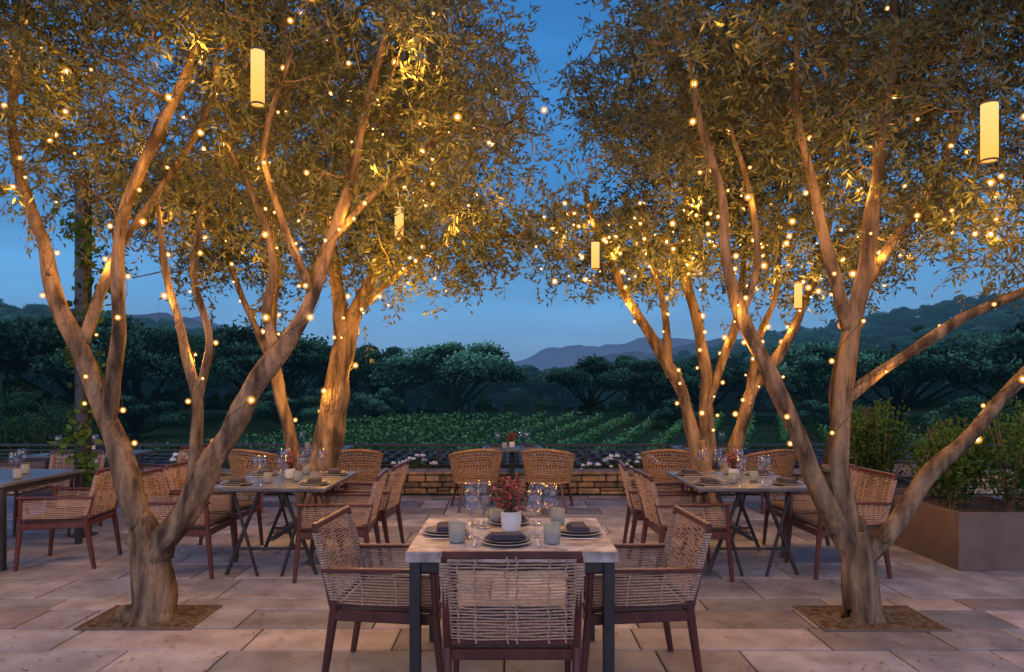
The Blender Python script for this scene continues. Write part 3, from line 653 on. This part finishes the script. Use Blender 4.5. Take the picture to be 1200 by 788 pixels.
def wicker_chair():
    b=MB()
    def rad(a,z):
        f=(z-.34)/.46
        return .26+.09*f
    def P(a,z): 
        r=rad(a,z); return (math.sin(a)*r*1.05,-math.cos(a)*r,z)
    def top(a): return .80-.17*(abs(a)/2.1)**1.6
    A=2.1; n=34
    for i in range(n+1):
        for sgn in(-1,1):
            a0=-A+2*A*i/n; pts=[]
            for j in range(9):
                t=j/8; a=a0+sgn*.36*t
                if abs(a)>A: break
                z=.36+(top(a)-.36)*t; x,y,_=P(a,z); pts.append((x*(1+.012*(-1)**(j+i)),y*(1+.012*(-1)**(j+i)),z))
            if len(pts)>2: b.tube(pts,.0055,'wicker',n=4,cap=False)
    for k in range(13):
        t=(k+.5)/13; pts=[]
        for i in range(37):
            a=-A+2*A*i/36; z=.36+(top(a)-.36)*t; x,y,_=P(a,z); pts.append((x,y,z))
        b.tube(pts,.0055,'wicker',n=4)
    for t,r in((1,.017),(0,.015)):
        pts=[]
        for i in range(37):
            a=-A+2*A*i/36; z=.36+(top(a)-.36)*t; x,y,_=P(a,z); pts.append((x,y,z))
        b.tube(pts,r,'wicker',n=8)
    for s in(-1,1):
        p0=P(s*A,.36);p1=P(s*A,top(A)); b.tube([p0,p1],.015,'wicker',n=8)
        b.bar((s*.27,-.27,0),(s*.20,-.18,.36),.026,.026,'wood',w2=.036,h2=.036); b.bar((s*.28,.25,0),(s*.21,.18,.36),.026,.026,'wood',w2=.036,h2=.036)
        b.bar((s*.20,-.18,.34),(s*.21,.18,.34),.03,.035,'wood')
    b.bar((-.2,-.18,.34),(.2,-.18,.34),.03,.035,'wood'); b.bar((-.21,.18,.34),(.21,.18,.34),.03,.035,'wood')
    b.lathe([(.001,.36),(.24,.36),(.262,.375),(.262,.41),(.24,.43),(.001,.435)],'cush',24)
    return b.mesh('wicker_tub_chair')
rc=rope_chair(); wc=wicker_chair()
def chair(x,y,deg): return place(rc,'rope_armchair',(x,y,0),R(deg))
def wick(x,y,deg): return place(wc,'wicker_tub_chair',(x,y,0),R(deg))
chair(0,3.47,0); chair(-.635,4.02,-94); chair(.635,4.02,94)
for s in(-1,1):
    chair(s*1.47,6.15,-s*90+3); chair(s*1.42,6.92,-s*90-4); chair(s*2.78,6.25,s*90+2); chair(s*2.82,7.0,s*90-3)
    wick(s*2.05,9.5,-s*12); wick(s*3.35,9.5,s*15)
    wick(s*.48,9.55,-s*14)
chair(-4.75,5.75,10); chair(-4.0,6.55,97); chair(-4.3,9.3,70); chair(-5.6,7.0,-90); chair(-5.0,8.0,180); chair(-6.4,9.3,-80)
chair(5.2,9.6,80)

def table(name,x0,x1,y0,y1,top,th,style):
    b=MB(); w=x1-x0;d=y1-y0
    b.box((0,0,.75-th/2),(w,d,th),top,bev=.005)
    if style=='corner':
        for sx in(-1,1):
            for sy in(-1,1):
                b.box((sx*(w/2-.045),sy*(d/2-.045),(.75-th)/2),(.055,.055,.75-th-.001),'black',bev=.003)
        for s in(-1,1):
            b.box((0,s*(d/2-.045),.75-th-.026),(w-.15,.03,.048),'black'); b.box((s*(w/2-.045),0,.75-th-.026),(.03,d-.15,.048),'black')
    elif style=='trestle':
        for sy in(-1,1):
            y=sy*(d/2-.16)
            for s in(-1,1):
                b.bar((s*.38,y,0),(s*.10,y,.75-th-.02),.03,.03,'black'); b.bar((s*.10,y+sy*.05,0),(s*.30,y+sy*.05,.75-th-.02),.024,.024,'black')
            b.box((0,y,.75-th-.012),(w-.2,.05,.024),'black'); b.box((0,y,.22),(.60,.02,.02),'black')
        b.box((0,0,.30),(.03,d-.32,.03),'black')
    else:
        b.tube([(0,0,.02),(0,0,.75-th)],.03,'black',n=12); b.lathe([(.001,.022),(.2,.018),(.22,.001)],'black',24)
        b.box((0,0,.75-th-.01),(.3,.3,.02),'black')
    b.obj(name,loc=((x0+x1)/2,(y0+y1)/2,0))
table('stone_top_table',-.53,.53,3.6,4.56,'marble',.055,'corner')
table('dining_table',1.53,2.52,5.95,7.2,'darktop',.03,'trestle'); table('dining_table',-2.52,-1.53,5.95,7.2,'darktop',.03,'trestle')
table('dining_table',-.42,.42,9.85,10.55,'darktop',.03,'ped')
table('dining_table',2.3,3.15,9.85,10.55,'darktop',.03,'ped'); table('dining_table',-3.15,-2.3,9.85,10.55,'darktop',.03,'ped')
table('dining_table',-5.35,-4.35,6.2,7.4,'darktop',.03,'corner'); table('dining_table',-6.0,-4.85,8.9,9.8,'darktop',.03,'trestle')

# ------------------------------------------------------------------ tableware
b=MB(); b.lathe([(.001,.002),(.034,.002),(.036,.004),(.012,.008),(.0045,.015),(.0040,.10),(.010,.112),(.030,.128),(.042,.150),(.045,.172),(.040,.205),(.033,.232),(.0315,.232),(.0385,.204),(.0432,.172),(.040,.151),(.028,.131),(.001,.120)],'glass',24); WG=b.mesh('wine_glass',smooth=True)
b=MB(); b.lathe([(.001,.003),(.033,.003),(.035,.008),(.036,.085),(.0375,.086),(.0345,.085),(.033,.012),(.001,.012)],'frost',32,flute=.04); b.lathe([(.001,.045),(.026,.045),(.027,.013)],'petal',16); b.ball((0,0,.062),.006,'candle',6,5); CH=b.mesh('candle_holder',smooth=False)
b=MB(); b.lathe([(.001,.003),(.09,.003),(.132,.012),(.134,.015),(.130,.017),(.09,.009),(.001,.009)],'greyware',40)
b.lathe([(.001,.012),(.08,.012),(.118,.024),(.12,.027),(.116,.028),(.08,.018),(.001,.017)],'plate',32)
for k,(sx,sy,zz,r) in enumerate(((.20,.105,.028,.0),(.19,.095,.038,.06),(.17,.085,.047,-.04))): b.box((0,0,zz),(sx,sy,.010),'napkin',rot=r+.1,bev=.004)
b.bar((.165,-.09,.004),(.165,.09,.004),.012,.003,'ceramic'); b.bar((-.165,-.09,.004),(-.165,.09,.004),.014,.003,'ceramic')
PS=b.mesh('place_setting')
M['shrubflat']=pmat('bouquet_leaf',(.10,.13,.05),(.05,.08,.03),rough=.6)
def vase_mesh(seed,h=1.0):
    rng=random.Random(seed); b=MB(); b.lathe([(.001,.003),(.034,.003),(.040,.012),(.046,.05),(.045,.088),(.041,.092),(.038,.088),(.040,.05),(.001,.02)],'ceramic',36,flute=.035)
    for i in range(90):
        a=rng.uniform(0,6.28); e=rng.uniform(.25,1.5); L=rng.uniform(.05,.145)*h; p=Vector((math.cos(a)*math.cos(e)*L*.72,math.sin(a)*math.cos(e)*L*.72,.09+math.sin(e)*L))
        b.tube([(math.cos(a)*.015,math.sin(a)*.015,.06),(p.x*.5,p.y*.5,.09+(p.z-.09)*.6),tuple(p)],.0013,'bark',n=3,cap=False)
        k='red' if rng.random()<.82 else 'pinkf'
        for j in range(rng.randint(1,3)): b.ball(p+Vector([rng.uniform(-.012,.012) for _ in range(3)]),rng.uniform(.004,.0075),k,6,4)
        if i%3!=0:
            d=Vector((math.cos(a+.5),math.sin(a+.5),rng.uniform(-.3,.8))).normalized(); s=Vector((-d.y,d.x,.2)).normalized(); q=p*.85+Vector((0,0,.01))
            b.add([q,q+d*.022+s*.008,q+d*.045,q+d*.022-s*.008],[(0,1,2,3)],'shrubflat')
    return b.mesh('flower_vase')
V1=vase_mesh(3,1.15)
Tz=.752
def wg(x,y,z=Tz,s=1): place(WG,'wine_glass',(x,y,z),random.uniform(0,6),scale=s)
def cd(x,y,z=Tz,s=1): place(CH,'candle_holder',(x,y,z),random.uniform(0,6),scale=s)
def ps(x,y,deg,z=Tz): place(PS,'place_setting',(x,y,z),R(deg))
ps(-.03,3.80,0); ps(-.37,4.06,-92); ps(.37,4.06,88); ps(-.02,4.38,180)
place(V1,'flower_vase',(-.005,4.12,Tz),scale=1.25)
wg(-.215,3.93,s=1.12); wg(-.165,4.2,s=1.18); wg(.125,3.95,s=1.10); wg(.215,4.1,s=1.15); wg(-.24,4.33,s=1.1); wg(.15,4.32,s=1.1)
cd(-.29,3.83,s=1.2); cd(.21,3.80,s=1.2); cd(.27,4.3,s=1.15); cd(-.10,4.35)
for s in(-1,1):
    cx=s*2.02
    for sx in(-1,1):
        for yy in(6.2,6.9): ps(cx+sx*.33,yy,90*sx); wg(cx+sx*.17,yy+.16); wg(cx+sx*.10,yy-.14,s=1.1)
    place(V1,'flower_vase',(cx,6.6,Tz),s,scale=1.0); cd(cx-.1,6.3); cd(cx+.12,6.42); cd(cx+.05,6.95)
for cx in(0,2.72,-2.72):
    place(V1,'flower_vase',(cx,10.2,Tz),cx,scale=.9); wg(cx-.2,10.1); wg(cx+.2,10.1); wg(cx+.12,10.35); cd(cx-.1,10.0); ps(cx-.24,10.2,90); ps(cx+.24,10.2,90)
for x,y in((-4.9,6.5),(-4.6,6.7),(-4.8,7.1)): wg(x,y); cd(x+.1,y-.1)
for x,y in((-5.75,9.2),(-5.4,9.4),(-5.0,9.2)): wg(x,y); ps(x+.1,y-.15,0)
place(V1,'flower_vase',(-5.5,9.5,Tz),1,scale=.9)

# ------------------------------------------------------------------ world, sun
w=bpy.data.worlds.new('World'); scene.world=w; w.use_nodes=True; nt=w.node_tree; nt.nodes.clear(); L=nt.links
out=nt.nodes.new('ShaderNodeOutputWorld'); bg=nt.nodes.new('ShaderNodeBackground')
tc=nt.nodes.new('ShaderNodeTexCoord'); sep=nt.nodes.new('ShaderNodeSeparateXYZ'); L.new(tc.outputs['Generated'],sep.inputs[0])
cr=nt.nodes.new('ShaderNodeValToRGB'); L.new(sep.outputs['Z'],cr.inputs[0]); e=cr.color_ramp.elements
e[0].position=0; e[0].color=(.13,.26,.47,1); e[1].position=1; e[1].color=(.03,.12,.36,1)
for p,c in((.04,(.145,.31,.55)),(.12,(.105,.335,.66)),(.28,(.05,.27,.66)),(.5,(.03,.19,.53))):
    x=e.new(p); x.color=(*c,1)
mp=nt.nodes.new('ShaderNodeMapping'); mp.inputs['Scale'].default_value=(1.2,1.2,7); L.new(tc.outputs['Generated'],mp.inputs[0])
nz=nt.nodes.new('ShaderNodeTexNoise'); nz.inputs['Scale'].default_value=2.2; nz.inputs['Detail'].default_value=5; L.new(mp.outputs[0],nz.inputs['Vector'])
mr=nt.nodes.new('ShaderNodeMapRange'); mr.inputs[1].default_value=.3; mr.inputs[2].default_value=.75; mr.inputs[3].default_value=.82; mr.inputs[4].default_value=1.16; L.new(nz.outputs[0],mr.inputs[0])
vm=nt.nodes.new('ShaderNodeVectorMath'); vm.operation='SCALE'; L.new(cr.outputs[0],vm.inputs[0]); L.new(mr.outputs[0],vm.inputs['Scale'])
# afterglow in the west (behind the viewer)
mg=nt.nodes.new('ShaderNodeMapRange'); mg.inputs[1].default_value=-.15; mg.inputs[2].default_value=-.95; mg.inputs[3].default_value=0; mg.inputs[4].default_value=1; L.new(sep.outputs['Y'],mg.inputs[0])
gl=nt.nodes.new('ShaderNodeVectorMath'); gl.operation='SCALE'; gl.inputs[0].default_value=(1.20,1.02,1.28); L.new(mg.outputs[0],gl.inputs['Scale'])
ad=nt.nodes.new('ShaderNodeVectorMath'); ad.operation='ADD'; L.new(vm.outputs[0],ad.inputs[0]); L.new(gl.outputs[0],ad.inputs[1])
sky=nt.nodes.new('ShaderNodeTexSky'); sky.sky_type='NISHITA'; sky.sun_disc=False; sky.sun_elevation=R(1.0); sky.sun_rotation=R(180)
sc=nt.nodes.new('ShaderNodeVectorMath'); sc.operation='SCALE'; sc.inputs['Scale'].default_value=.02; L.new(sky.outputs[0],sc.inputs[0])
ad2=nt.nodes.new('ShaderNodeVectorMath'); ad2.operation='ADD'; L.new(ad.outputs[0],ad2.inputs[0]); L.new(sc.outputs[0],ad2.inputs[1])
L.new(ad2.outputs[0],bg.inputs[0]); bg.inputs[1].default_value=1; L.new(bg.outputs[0],out.inputs[0])
sl=bpy.data.lights.new('dusk_sun','SUN'); sl.energy=.22; sl.angle=R(25); sl.color=(1,.86,.92); so=bpy.data.objects.new('dusk_sun',sl); COL.objects.link(so); so.rotation_euler=(R(62),0,R(-8))

# ------------------------------------------------------------------ camera
cam=bpy.data.cameras.new('camera'); co=bpy.data.objects.new('camera',cam); COL.objects.link(co); co.location=(0,0,1.55); co.rotation_euler=(R(90),0,0)
cam.lens=25.5; cam.sensor_width=36; cam.shift_y=.0535; cam.clip_end=8000; cam.clip_start=.05; scene.camera=co
scene.view_settings.view_transform='Standard'; scene.view_settings.look='None'; scene.view_settings.exposure=0
print('tris',sum(len(m.polygons) for m in bpy.data.meshes))
